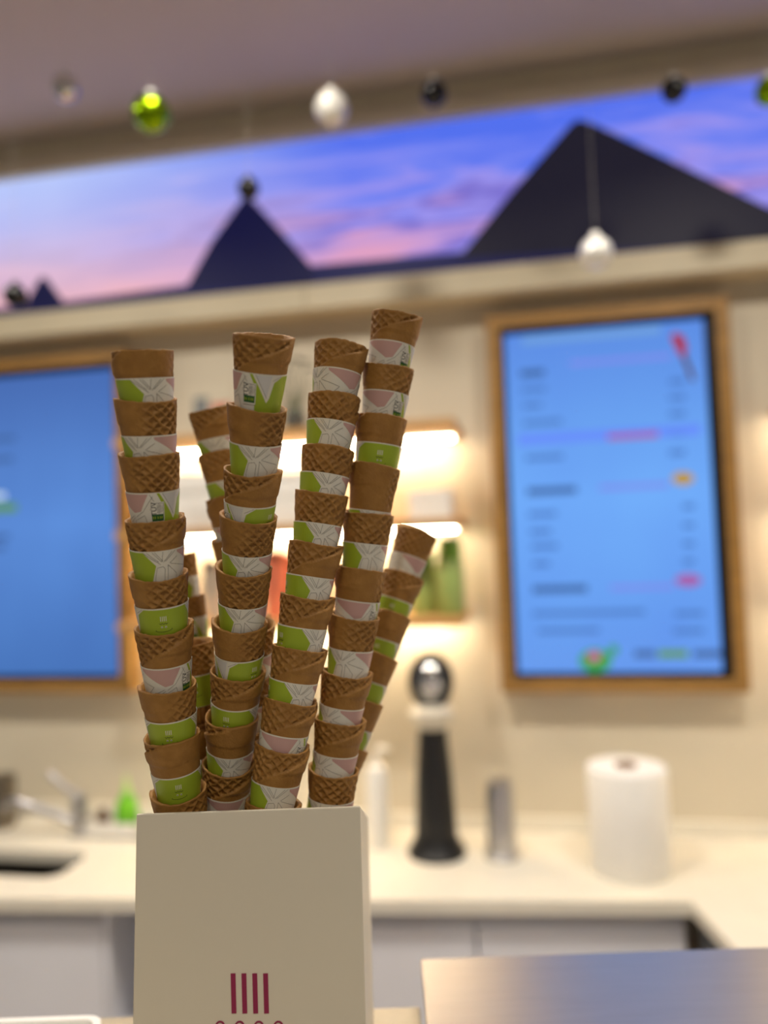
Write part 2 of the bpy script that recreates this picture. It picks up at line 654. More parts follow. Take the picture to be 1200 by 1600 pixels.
tag(wt, 'cream solid-surface worktop running along the back wall', 'worktop')

m = MB().box((XL, WY - 0.018, CZ), (XE, WY, CZ + 0.045))
struct(m.build('trim_3', TOPS, bevel=0.003), 'low cream upstand behind the worktop')

# sink basin
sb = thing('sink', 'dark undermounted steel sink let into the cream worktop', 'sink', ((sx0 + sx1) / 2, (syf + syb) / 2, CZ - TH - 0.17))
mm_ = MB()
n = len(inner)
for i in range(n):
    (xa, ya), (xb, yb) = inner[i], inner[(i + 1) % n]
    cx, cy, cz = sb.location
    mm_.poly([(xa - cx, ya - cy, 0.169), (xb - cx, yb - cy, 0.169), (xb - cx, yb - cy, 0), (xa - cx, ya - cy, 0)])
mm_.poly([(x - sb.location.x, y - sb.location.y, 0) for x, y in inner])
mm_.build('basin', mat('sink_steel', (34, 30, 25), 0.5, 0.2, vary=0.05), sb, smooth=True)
MB().lathe([(0.0, 0.004), (0.032, 0.004), (0.04, 0.0)], 24).build('drain', CHROME, sb, smooth=True)

# cabinet units under the worktop; each unit is a thing
ANG = math.atan(0.10)


def cabinet(x0, x1, label, open_front=False, sink_unit=False):
    cx = (x0 + x1) / 2
    t = thing('base_cabinet', label, 'cabinet', (cx, fy(cx) + 0.03, 0), ANG, 'white base cabinets under the worktop')
    hw = (x1 - x0) / 2 / math.cos(ANG) - 0.0015
    top = CZ - TH
    if open_front:
        for sx in (-1, 1):
            MB().box((min(sx * hw, sx * (hw - 0.018)), 0, 0.08), (max(sx * hw, sx * (hw - 0.018)), 0.42, top)).build('side_panel', CAB, t)
        MB().box((-hw, 0.40, 0.08), (hw, 0.42, top)).build('back_panel', CABD, t)
        MB().box((-hw, 0.0, 0.08), (hw, 0.42, 0.10)).build('bottom_panel', CAB, t)
        MB().box((-hw + 0.018, 0.02, 0.46), (hw - 0.018, 0.40, 0.48)).build('inner_shelf', CAB, t)
        return t
    if sink_unit:      # hollow at the top, where the basin hangs
        MB().box((-hw, 0.02, 0.08), (hw, 0.42, top - 0.20)).build('body', CAB, t)
        for sx in (-1, 1):
            MB().box((min(sx * hw, sx * (hw - 0.018)), 0.02, top - 0.201), (max(sx * hw, sx * (hw - 0.018)), 0.42, top)).build('side_panel', CAB, t)
    else:
        MB().box((-hw, 0.02, 0.08), (hw, 0.42, top)).build('body', CAB, t)
    MB().box((-hw, 0.012, top - 0.045), (hw, 0.02, top)).build('handle_channel', CABD, t)
    g = 0.0025
    nd = max(1, round((x1 - x0) / 0.62))
    wd = 2 * hw / nd
    for k in range(nd):
        a, b = -hw + k * wd + g, -hw + (k + 1) * wd - g
        MB().box((a, 0, top - 0.36), (b, 0.02, top - 0.047)).build('drawer_front', CAB, t, bevel=0.002)
        MB().box((a, 0, 0.09), (b, 0.02, top - 0.365)).build('door', CAB, t, bevel=0.002)
    MB().box((-hw, 0.05, 0), (hw, 0.07, 0.08)).build('toe_kick', CABD, t)
    return t


def cx_at(px):
    # x on the cabinet front line for a pixel column near the top of the doors
    p = onZ(px, 1430, -1.0)
    for _ in range(8):
        d = ray(px, 1450)
        s_ = fy(p.x) / d.y
        p = ORG + d * s_
    return p.x


xa, xb, xc, xd = cx_at(152), cx_at(290), cx_at(742), XR - 0.01
cabinet(-2.65, xa, 'white cabinet with drawer fronts below the sink', sink_unit=True)
cabinet(xa, xb, 'open-fronted white cabinet bay next to the sink cabinet', True)
cabinet(xb, xc, 'white cabinet behind the cream cone box')
cabinet(xc, xd, 'white cabinet below the black tap tower, ending at the return worktop')
t = thing('return_cabinet', 'dark-sided cabinet carrying the worktop return', 'cabinet', ((XR + XE) / 2, (RF + WY) / 2, 0))
hw, hd = (XE - XR) / 2, (WY - RF) / 2
MB().box((-hw + 0.26, -hd + 0.03, 0), (hw, hd - 0.03, CZ - TH)).build('body', CAB, t)
_yc, _xc = (RF + WY) / 2, (XR + XE) / 2
_y1, _y0 = fy(XR) - 0.02, RF + 0.03
_pp = [(XR + 0.012 + RS * (fy(XR) - y) - _xc, y - _yc, 0.02) for y in (_y0, _y1)]
MB().prism([_pp[0], _pp[1], (_pp[1][0] + 0.03, _pp[1][1], 0.02), (_pp[0][0] + 0.03, _pp[0][1], 0.02)], (0, 0, CZ - TH - 0.022)).build('dark_panel', DARKP, t)

# ------------------------------------------------------------------ things on the worktop
p = onZ(683, 1333, -0.936)
t = thing('tap_tower', 'black tapered tap tower with round chrome head and flared base', 'tap tower', (p.x, p.y, CZ))
MB().lathe([(0, 0), (0.088, 0), (0.09, 0.012), (0.082, 0.022), (0.068, 0.045), (0.060, 0.07), (0, 0.07)], 40).build('base', BLKP, t, smooth=True)
MB().lathe([(0, 0.06), (0.064, 0.06), (0.061, 0.12), (0.055, 0.24), (0.042, 0.385), (0.0, 0.385)], 40).build('column', BLKP, t, smooth=True)
MB().lathe([(0, 0.38), (0.046, 0.38), (0.066, 0.405), (0.07, 0.43), (0.05, 0.45), (0, 0.452)], 40).build('collar', mat('pale_collar', (215, 208, 190), 0.3), t, smooth=True)
hd_ = MB()
for i in range(40):
    pass
tor = MB()
N1, N2 = 40, 12
for i in range(N1):
    a = 2 * math.pi * i / N1
    for j in range(N2):
        b = 2 * math.pi * j / N2
        rr = 0.056 + 0.015 * math.cos(b)
        tor.v.append((rr * math.cos(a), 0.022 * math.sin(b), 0.522 + 1.25 * rr * math.sin(a)))
for i in range(N1):
    for j in range(N2):
        tor.f.append([i * N2 + j, ((i + 1) % N1) * N2 + j, ((i + 1) % N1) * N2 + (j + 1) % N2, i * N2 + (j + 1) % N2])
        tor.m.append(0)
ring = tor.build('head_ring', BLKP, t, smooth=True, rotz=rad(YAW * 0))
ln = MB()
for i in range(7):
    pass
pr = [(0.0, -0.03), (0.018, -0.028), (0.032, -0.022), (0.044, -0.012), (0.05, 0.0), (0.044, 0.02), (0, 0.024)]
k = len(pr)
for i in range(36):
    a = 2 * math.pi * i / 36
    for r, y in pr:
        ln.v.append((r * math.cos(a), y, 0.522 + 1.3 * r * math.sin(a)))
for i in range(36):
    i2 = (i + 1) % 36
    for j in range(k - 1):
        ln.f.append([i * k + j, i2 * k + j, i2 * k + j + 1, i * k + j + 1])
        ln.m.append(0)
ln.build('head_disc', CHROME, t, smooth=True)

p = onZ(785, 1338, -0.936)
t = thing('steel_shaker', 'small brushed steel shaker standing beside the black tap tower', 'shaker', (p.x, p.y, CZ))
MB().lathe([(0, 0), (0.052, 0), (0.052, 0.012), (0.045, 0.018), (0.044, 0.03), (0.043, 0.19), (0.038, 0.21), (0, 0.21)], 36).build('body', STEEL, t, smooth=True)
MB().lathe([(0, 0.208), (0.039, 0.208), (0.036, 0.226), (0.02, 0.232), (0, 0.233)], 36).build('cap', STEEL, t, smooth=True)

p = onZ(986, 1358, -0.936)
t = thing('paper_towel_roll', 'big white paper towel roll standing on end on the worktop', 'paper roll', (p.x, p.y, CZ))
MB().lathe([(0.03, 0), (0.108, 0), (0.111, 0.006), (0.112, 0.284), (0.108, 0.29), (0.03, 0.29)], 48, closed=True).build('paper', PAPER, t, smooth=True)
MB().lathe([(0.027, 0.001), (0.0305, 0.001), (0.0305, 0.297), (0.027, 0.297)], 36, closed=True).build('core', CARD, t, smooth=True)

p = onZ(592, 1322, -0.936)
t = thing('soap_dispenser', 'slim white pump bottle on the worktop behind the cone box', 'bottle', (p.x, p.y, CZ))
MB().lathe([(0, 0), (0.033, 0), (0.035, 0.006), (0.035, 0.22), (0.028, 0.245), (0.012, 0.255), (0.012, 0.27), (0, 0.27)], 32).build('body', WHITE, t, smooth=True)
MB().tube([(0, 0, 0.265), (0, 0, 0.30), (0.01, -0.004, 0.308), (0.045, -0.015, 0.305)], 0.006).build('pump', WHITE, t, smooth=True)

p = onZ(126, 1303, -0.936)
t = thing('kitchen_tap', 'brushed steel single-lever tap behind the sink', 'tap', (p.x, p.y, CZ))
MB().lathe([(0, 0), (0.036, 0), (0.036, 0.01), (0.027, 0.014), (0.026, 0.115), (0.022, 0.13), (0, 0.133)], 32).build('body', STEEL, t, smooth=True)
MB().tube([(-0.015, 0, 0.035), (-0.10, -0.02, 0.075), (-0.20, -0.04, 0.115), (-0.24, -0.048, 0.118), (-0.255, -0.05, 0.095)], 0.014, 14).build('spout', STEEL, t, smooth=True)
MB().tube([(0, 0, 0.125), (-0.05, 0, 0.15), (-0.115, 0.0, 0.20)], [0.011, 0.010, 0.012], 12).build('lever', STEEL, t, smooth=True)

p = onZ(4, 1290, -0.936)
t = thing('steel_canister', 'dull steel canister at the wall behind the sink', 'canister', (p.x, p.y, CZ))
MB().lathe([(0, 0), (0.044, 0), (0.045, 0.004), (0.045, 0.16), (0, 0.16)], 32).build('body', mat('dull_steel', (120, 112, 100), 0.4, 0.8), t, smooth=True)
MB().lathe([(0, 0.159), (0.047, 0.159), (0.047, 0.175), (0.02, 0.182), (0, 0.183)], 32).build('lid', mat('dull_steel', (120, 112, 100), 0.4, 0.8), t, smooth=True)

p = onZ(186, 1302, -0.936)
t = thing('sink_caddy', 'low white caddy on the worktop beside the tap', 'caddy', (p.x, p.y, CZ))
m = MB().box((-0.10, -0.052, 0), (0.10, 0.052, 0.006))
for lo, hi in (((-0.10, -0.052, 0), (-0.095, 0.052, 0.05)), ((0.095, -0.052, 0), (0.10, 0.052, 0.05)), ((-0.10, -0.052, 0), (0.10, -0.047, 0.05)), ((-0.10, 0.047, 0), (0.10, 0.052, 0.05))):
    m.box(lo, hi)
m.build('tray', WHITE, t)
GB = mat('green_bottle', (120, 205, 40), 0.3, vary=0.05, trans=0.25)
t2 = thing('spray_bottle', 'bright green squeeze bottle standing in the white caddy', 'bottle', (p.x + 0.03, p.y, CZ + 0.0062))
MB().lathe([(0, 0), (0.034, 0), (0.038, 0.01), (0.039, 0.07), (0.032, 0.105), (0.016, 0.125), (0.012, 0.135), (0, 0.135)], 28).build('body', GB, t2, smooth=True)
MB().lathe([(0, 0.133), (0.014, 0.133), (0.012, 0.155), (0.005, 0.165), (0.004, 0.19), (0, 0.19)], 20).build('nozzle', mat('pale_green', (175, 215, 120), 0.4), t2, smooth=True)
t3 = thing('scrub_brush', 'small brown scrubbing brush in the white caddy', 'brush', (p.x - 0.06, p.y, CZ + 0.0062))
MB().lathe([(0, 0), (0.020, 0), (0.022, 0.03), (0.02, 0.045), (0, 0.045)], 20).build('bristles', mat('bristle_brown', (120, 82, 48), 0.9, bump=0.4, scale=300), t3, smooth=True)
MB().lathe([(0, 0.044), (0.021, 0.044), (0.018, 0.058), (0.012, 0.075), (0, 0.08)], 20).build('knob', mat('brush_wood', (95, 66, 40), 0.6), t3, smooth=True)

# ------------------------------------------------------------------ things on the shelves
SY = WY - SD


def shelf_at(px, zi, back):
    """point on shelf board zi (unit 0) under pixel column px, 'back' metres behind the front edge"""
    y = SY + back
    z = SHZ[zi]
    d0 = ray(px, 700)
    X = d0.x * y / d0.y
    # refine the column on the board height
    for yy2 in range(300, 1300, 2):
        q = onY(px, yy2, y)
        if q.z <= z:
            return Vector((q.x, y, z))
    return Vector((X, y, z))


# plant in a jar
q = shelf_at(462, 0, 0.07)
t = thing('jar_plant', 'glass jar of dark pebbles with thin-stemmed dark green plant', 'plant', q)
GLASS = mat('clear_glass', (235, 240, 235), 0.05, vary=0.0, trans=0.95)
MB().lathe([(0, 0.0), (0.033, 0), (0.035, 0.004), (0.035, 0.066), (0.0325, 0.066), (0.0325, 0.006), (0, 0.006)], 28).build('jar', GLASS, t, smooth=True)
MB().lathe([(0, 0.0065), (0.0315, 0.0065), (0.0315, 0.055), (0.02, 0.06), (0, 0.058)], 24).build('pebbles', mat('dark_pebbles', (70, 58, 45), 0.8, vary=0.5, scale=160, bump=0.6), t, smooth=True)
STM = mat('stem_green', (40, 72, 30), 0.6, vary=0.15)
LFM = mat('leaf_dark_green', (24, 46, 24), 0.5, vary=0.2)
for i, (dx, dz, nl) in enumerate(((-0.05, 0.10, 2), (-0.035, 0.13, 3), (-0.018, 0.165, 3), (0.012, 0.18, 4), (0.036, 0.175, 4), (0.058, 0.15, 3), (0.055, 0.095, 1))):
    dy = random.uniform(-0.015, 0.015)
    st = MB().tube([(dx * 0.15, dy * 0.2, 0.05), (dx * 0.45, dy * 0.5, 0.05 + dz * 0.45), (dx * 0.8, dy, 0.05 + dz * 0.8), (dx, dy, 0.05 + dz)], [0.0028, 0.0022, 0.0018, 0.0014], 8).build('stem', STM, t, smooth=True)
    for k in range(nl):
        a = 2 * math.pi * k / nl + i
        lf = MB()
        tip = Vector((dx, dy, 0.05 + dz))
        dr = Vector((math.cos(a), math.sin(a) * 0.6, 0.15))
        sd = Vector((-math.sin(a), math.cos(a), 0)) * 0.0085
        Lh = 0.026
        lf.prism([tip, tip + dr * Lh * 0.35 + sd, tip + dr * Lh * 0.75 + sd * 0.8 + Vector((0, 0, -0.004)), tip + dr * Lh + Vector((0, 0, -0.009)), tip + dr * Lh * 0.75 - sd * 0.8 + Vector((0, 0, -0.004)), tip + dr * Lh * 0.35 - sd], (0, 0, 0.0012))
        lf.build('leaf', LFM, st)

# framed card on the top shelf
q = shelf_at(333, 0, 0.22)
t = thing('price_card', 'pale upright card with grey and red blocks on the topmost shelf', 'card', q)
MB().box((-0.075, -0.004, 0), (0.075, 0.004, 0.20)).build('card', mat('card_stock', (205, 198, 178), 0.6), t)
MB().box((-0.066, -0.0052, 0.09), (-0.012, -0.003, 0.165)).build('grey_block', mat('card_grey', (120, 126, 128), 0.6), t)
MB().box((0.0, -0.0052, 0.10), (0.066, -0.003, 0.14)).build('red_block', mat('card_red', (205, 120, 98), 0.6), t)
MB().box((-0.05, -0.004, -0.0), (0.05, 0.03, 0.006)).build('foot', mat('card_stock', (205, 198, 178), 0.6), t)


def paper_pile(px, back, w_, d_, n_, th, label, mat_):
    q = shelf_at(px, 1, back)
    t = thing('napkin_pile', label, 'napkins', q, 0, 'piles of paper on the middle shelf')
    for k in range(n_):
        dx, dy = random.uniform(-0.004, 0.004), random.uniform(-0.004, 0.004)
        MB().box((-w_ / 2 + dx, -d_ / 2 + dy, k * th), (w_ / 2 + dx, d_ / 2 + dy, (k + 1) * th - 0.0012)).build('napkin_pack', mat_, t)


paper_pile(318, 0.13, 0.15, 0.16, 12, 0.0155, 'tall pile of white napkin packs, nearest the plain blue screen', PAPER)
paper_pile(462, 0.13, 0.14, 0.16, 11, 0.0155, 'tall pile of white napkin packs below the jar plant', PAPER)
paper_pile(676, 0.15, 0.13, 0.15, 6, 0.0155, 'low pile of white napkin packs at the end of the middle shelf', PAPER)


def cup_stack(px, back, n_, col, label, r=0.042, pitch=0.0085, h=0.09):
    q = shelf_at(px, 2, back)
    first = None
    M_ = mat('cup_paper_%d_%d_%d' % col, col, 0.6, vary=0.04)
    me_ = MB().lathe([(0, 0.003), (r * 0.68, 0.003), (r * 0.70, 0), (r * 0.98, h - 0.004), (r * 1.05, h - 0.006), (r * 1.06, h - 0.001), (r * 1.0, h), (r * 0.9675, h - 0.004), (r * 0.703, 0.005), (0, 0.005)], 28).mesh('paper_cup', M_, True)
    for k in range(n_):
        o = bpy.data.objects.new('paper_cup', me_)
        C.objects.link(o)
        o.location = (q.x, q.y, q.z + k * pitch)
        nth = ['bottom', 'second', 'third', 'fourth', 'fifth', 'sixth', 'seventh', 'eighth', 'ninth', 'tenth', 'eleventh', 'twelfth', 'thirteenth', 'fourteenth', 'fifteenth', 'sixteenth'][k]
        tag(o, f'{label}, {nth} from below in its stack on the lowest shelf' if k else f'{label}, bottom one of its stack on the lowest shelf', 'cup', 'stacked paper cups on the lowest shelf')


cup_stack(432, 0.10, 16, (226, 128, 96), 'coral paper cup', r=0.040)
cup_stack(463, 0.20, 14, (232, 150, 130), 'salmon paper cup', r=0.040)
cup_stack(338, 0.12, 13, (196, 186, 168), 'grey beige paper cup', r=0.042)
BG = mat('green_pack', (150, 172, 96), 0.45, vary=0.06)
BGD = mat('green_cap', (98, 140, 30), 0.45, vary=0.06)
for px, back, lab, hh in ((706, 0.13, 'sage green bottle with a darker cap at the end of the lowest shelf', 0.245), (664, 0.17, 'sage green bottle behind the short leaning cone stack', 0.215)):
    q = shelf_at(px, 2, back)
    t = thing('green_bottle', lab, 'bottle', q, 0, 'green bottles on the lowest shelf')
    MB().lathe([(0, 0), (0.040, 0), (0.043, 0.005), (0.043, hh * 0.66), (0.038, hh * 0.70), (0, hh * 0.70)], 32).build('body', BG, t, smooth=True)
    MB().lathe([(0, hh * 0.695), (0.039, hh * 0.695), (0.038, hh * 0.9), (0.028, hh * 0.985), (0, hh)], 32).build('cap', BGD, t, smooth=True)

# brown jars on the shelves past the bright screen
for i, (zi, dx, col, lab) in enumerate(((1, 0.07, (120, 88, 56), 'brown storage tin on the middle shelf past the bright screen'), (2, 0.08, (132, 104, 74), 'tan storage tin on the lowest shelf past the bright screen'))):
    t = thing('storage_tin', lab, 'tin', (0.77 + dx, WY - 0.16, SHZ[zi] + 0.015))
    MB().lathe([(0, 0), (0.058, 0), (0.06, 0.004), (0.06, 0.165), (0, 0.165)], 32).build('body', mat('tin_%d' % i, col, 0.5), t, smooth=True)
    MB().lathe([(0, 0.164), (0.062, 0.164), (0.062, 0.185), (0.05, 0.19), (0, 0.19)], 32).build('lid', mat('tin_lid_%d' % i, tuple(int(v * 0.8) for v in col), 0.5), t, smooth=True)

# ------------------------------------------------------------------ hanging baubles
SIL = mat('silver_glitter', (246, 244, 236), 0.38, 0.3, vary=0.12, scale=120, bump=0.25)
GRN = mat('green_metallic', (150, 190, 20), 0.22, 1.0, vary=0.3, scale=40)
BLB = mat('black_glossy', (14, 14, 16), 0.18, vary=0.1)
STR = mat('nylon_string', (190, 186, 178), 0.5, vary=0.02)


def bauble(px, py, rpx, D, M_, label, facet=False, capm=None):
    c = atD(px, py, D)
    r = 1.12 * rpx * D / FPX
    t = thing('hanging_bauble', label, 'bauble', c)
    if facet:
        bm_ = bmesh.new()
        bmesh.ops.create_icosphere(bm_, subdivisions=3, radius=r)
        random.seed(int(px))
        for v in bm_.verts:
            v.co *= random.uniform(0.955, 1.02)
        me_ = bpy.data.meshes.new('ball')
        bm_.to_mesh(me_)
        bm_.free()
        me_.materials.append(M_)
        o = bpy.data.objects.new('ball', me_)
        C.objects.link(o)
        o.parent = t
    else:
        prof = [(r * math.sin(math.pi * i / 18), -r * math.cos(math.pi * i / 18)) for i in range(19)]
        MB().lathe(prof, 32).build('ball', M_, t, smooth=True)
    MB().lathe([(0, r * 0.93), (r * 0.3, r * 0.93), (r * 0.3, r * 1.12), (r * 0.26, r * 1.22), (0, r * 1.24)], 18).build('cap', capm or SIL, t, smooth=True)
    MB().tube([(0, 0, r * 1.2), (0, 0, (CEILZ - c.z) * 0.5), (0, 0, CEILZ - c.z)], 0.0005, 6).build('string', STR, t)
    return t


bauble(103, 137, 19, 2.1, CHROME, 'small silver bauble hanging next to the faceted green one', True)
bauble(236, 177, 26, 2.0, GRN, 'faceted green bauble hanging between two silver ones', True)
bauble(518, 170, 24, 2.0, SIL, 'silver bauble hanging between a green and a black one', True)
bauble(678, 146, 18, 2.0, BLB, 'black bauble hanging against the ceiling beyond the silver one')
bauble(1053, 140, 17, 2.0, BLB, 'black bauble hanging over the blue sky beside the large pyramid')
bauble(1203, 142, 20, 1.95, GRN, 'green bauble hanging at the blue end of the banner', True)
bauble(388, 295, 15, 2.1, BLB, "black bauble hanging at the small pyramid's tip", capm=BLB)
bauble(24, 462, 16, 2.1, BLB, 'black bauble hanging low beside the tiniest pyramid', capm=BLB)
bauble(931, 395, 23, 1.95, SIL, 'silver bauble hanging low in front of the large pyramid', True)

# ------------------------------------------------------------------ front counter (square to the viewer's side), case, tray
FZ = EYE - 0.55
FR = Matrix.Rotation(rad(YAW), 4, 'Z')


def F(l, d, z):
    """foreground frame: l metres to the right of the viewing direction, d metres ahead, z above floor"""
    return R0 * l + HEAD * d + Zv * z


def floc(p):
    """world point -> (l, d)"""
    return p.dot(R0), p.dot(HEAD)


slabm = mat('counter_stone', (176, 164, 140), 0.35, vary=0.06, scale=50)
sback = floc(onZ(90, 1592, -0.55))[1]
l_case = floc(onZ(657, 1491, -0.515))[0]
d_case = floc(onZ(880, 1490, -0.515))[1]
t = thing('service_counter', 'pale stone service counter carrying the cone box', 'counter', F(-0.3, 0.6, 0), rad(YAW))
x1 = l_case + 0.3 - 0.004
MB().box((-1.0, -0.35, FZ - 0.03), (x1, sback - 0.6, FZ)).build('counter_slab', slabm, t, bevel=0.003)
MB().box((-0.98, -0.32, 0), (x1 - 0.005, sback - 0.6 - 0.02, FZ - 0.03)).build('counter_body', CAB, t)

t = thing('display_case', 'steel-topped display case reflecting the bright menu screen', 'display case', F(l_case, 0.55, 0), rad(YAW))
STT = mat('polished_steel_top', (190, 186, 182), 0.36, 1.0, vary=0.03, scale=10, stretch=(1, 10, 1))
MB().box((0, -0.3, EYE - 0.515 - 0.02), (1.1, d_case - 0.55, EYE - 0.515)).build('steel_top', STT, t, bevel=0.003)
MB().box((0.01, -0.28, 0), (1.09, d_case - 0.56, EYE - 0.535)).build('case_body', CAB, t)

tl = floc(onZ(166, 1588, -0.53))
t = thing('serving_tray', 'white tray edge lying on the service counter beside the cone box', 'tray', F(tl[0] - 0.17, tl[1] - 0.11, FZ), rad(YAW))
bmx = MB()
pr_ = rrect(-0.17, 0.17, -0.11, 0.11, 0.02)
bmx.prism([(x, y, 0) for x, y in pr_], (0, 0, 0.012))
bmx.build('tray_base', WHITE, t, smooth=True)
rim = MB()
n = len(pr_)
pi_ = rrect(-0.162, 0.162, -0.102, 0.102, 0.014)
for i in range(n):
    j = (i + 1) % n
    a, b, c, d = pr_[i], pr_[j], pi_[j], pi_[i]
    rim.poly([(*a, 0.011), (*b, 0.011), (*b, 0.022), (*a, 0.022)])
    rim.poly([(*a, 0.022), (*b, 0.022), (*c, 0.022), (*d, 0.022)])
    rim.poly([(*d, 0.022), (*c, 0.022), (*c, 0.011), (*d, 0.011)])
rim.build('tray_rim', WHITE, t, smooth=True)

# ------------------------------------------------------------------ the cone box
BD = 0.69                    # its front face, metres ahead


def fplane(px, py, d):
    dr = ray(px, py)
    return ORG + dr * (d / dr.dot(HEAD))


tlc, trc = fplane(213, 1275, BD), fplane(563, 1262, BD)
blc, brc = fplane(207, 1600, BD), fplane(572, 1600, BD)
bt = (tlc.z + trc.z) / 2 + 0.001
l0t, l1t = tlc.dot(R0), trc.dot(R0)
kz = (bt - FZ) / (bt - (blc.z + brc.z) / 2)
l0b = l0t + (blc.dot(R0) - l0t) * kz
l1b = l1t + (brc.dot(R0) - l1t) * kz
lc = (l0t + l1t) / 2
DEP = 0.215
H = bt - FZ
box = thing('cone_box', 'cream lacquered open box with four magenta bars, holding waffle cones', 'box', F(lc, BD, FZ), rad(YAW))
a0, a1, b0, b1 = l0b - lc, l1b - lc, l0t - lc, l1t - lc
TW = 0.0035


def panel(name, pts, ext):
    MB().prism(pts, ext).build(name, BOXM, box, bevel=0.0012)


panel('front_panel', [(a0, 0, 0), (a1, 0, 0), (b1, 0, H), (b0, 0, H)], (0, TW, 0))
DROP = 0.082
am0, am1 = b0 + (a0 - b0) * DROP / H, b1 + (a1 - b1) * DROP / H
panel('back_panel', [(a0, DEP - TW, 0), (a1, DEP - TW, 0), (am1, DEP - TW, H - DROP), (am0, DEP - TW, H - DROP)], (0, TW, 0))
for xb_, xt_, s_ in ((a0, b0, 1), (a1, b1, -1)):
    # the side panels slope down towards the back
    xm_ = xt_ + (xb_ - xt_) * DROP / H
    y0_, y1_ = TW - 0.001, DEP - TW + 0.001
    panel('side_panel', [(xb_, y0_, 0), (xb_, y1_, 0), (xm_, y1_, H - DROP), (xt_, y0_, H - 0.001)], (s_ * TW, 0, 0))
MB().box((a0 + 0.004, 0.004, 0.001), (a1 - 0.004, DEP - 0.004, 0.006)).build('base_panel', BOXM, box)
INS = bt - 0.108
MB().box((b0 + 0.003, 0.004, INS - FZ - 0.004), (b1 - 0.003, DEP - 0.004, INS - FZ)).build('inner_rest', BOXM, box)
for i in range(4):
    xl, xr = 360.5 + 16.9 * i, 368 + 16.9 * i
    qa, qb = fplane(xl, 1521, BD), fplane(xr, 1583, BD)
    x_a, x_b = qa.dot(R0) - lc, fplane(xr, 1521, BD).dot(R0) - lc
    MB().box((x_a, -0.0006, qb.z - FZ), (x_b, 0.001, qa.z - FZ)).build('logo_bar', MAGENTA, box)
for xl in (344, 374.5, 404.5, 435):
    qa, qb = fplane(xl - 5, 1595, BD), fplane(xl + 5, 1612, BD)
    cx_ = (qa.dot(R0) + qb.dot(R0)) / 2 - lc
    r_o = 0.0042
    zc = qa.z - FZ - r_o
    ringm = MB()
    for i in range(24):
        a, b = 2 * math.pi * i / 24, 2 * math.pi * (i + 1) / 24
        ringm.prism([(cx_ + r_o * math.cos(a), -0.0006, zc + r_o * math.sin(a)), (cx_ + r_o * math.cos(b), -0.0006, zc + r_o * math.sin(b)),
                     (cx_ + 0.0028 * math.cos(b), -0.0006, zc + 0.0028 * math.sin(b)), (cx_ + 0.0028 * math.cos(a), -0.0006, zc + 0.0028 * math.sin(a))], (0, 0.0012, 0))
    ringm.build('logo_letter', MAGENTA, box)

# ------------------------------------------------------------------ waffle cones
RR, CL, TAP, TK = 0.026, 0.086, 0.112, 0.0022    # rim radius, length, taper, wall


def sm(a, b, x):
    t_ = max(0.0, min(1.0, (x - a) / (b - a)))
    return t_ * t_ * (3 - 2 * t_)


def hash2(i, j):
    v = math.sin(i * 127.1 + j * 311.7) * 43758.5453
    return v - math.floor(v)


def vnoise(x, y, px_):
    i, j = math.floor(x), math.floor(y)
    u, v = x - i, y - j
    u, v = u * u * (3 - 2 * u), v * v * (3 - 2 * v)
    g = lambda a, b: hash2(a % px_, b)
    return (g(i, j) * (1 - u) + g(i + 1, j) * u) * (1 - v) + (g(i, j + 1) * (1 - u) + g(i + 1, j + 1) * u) * v


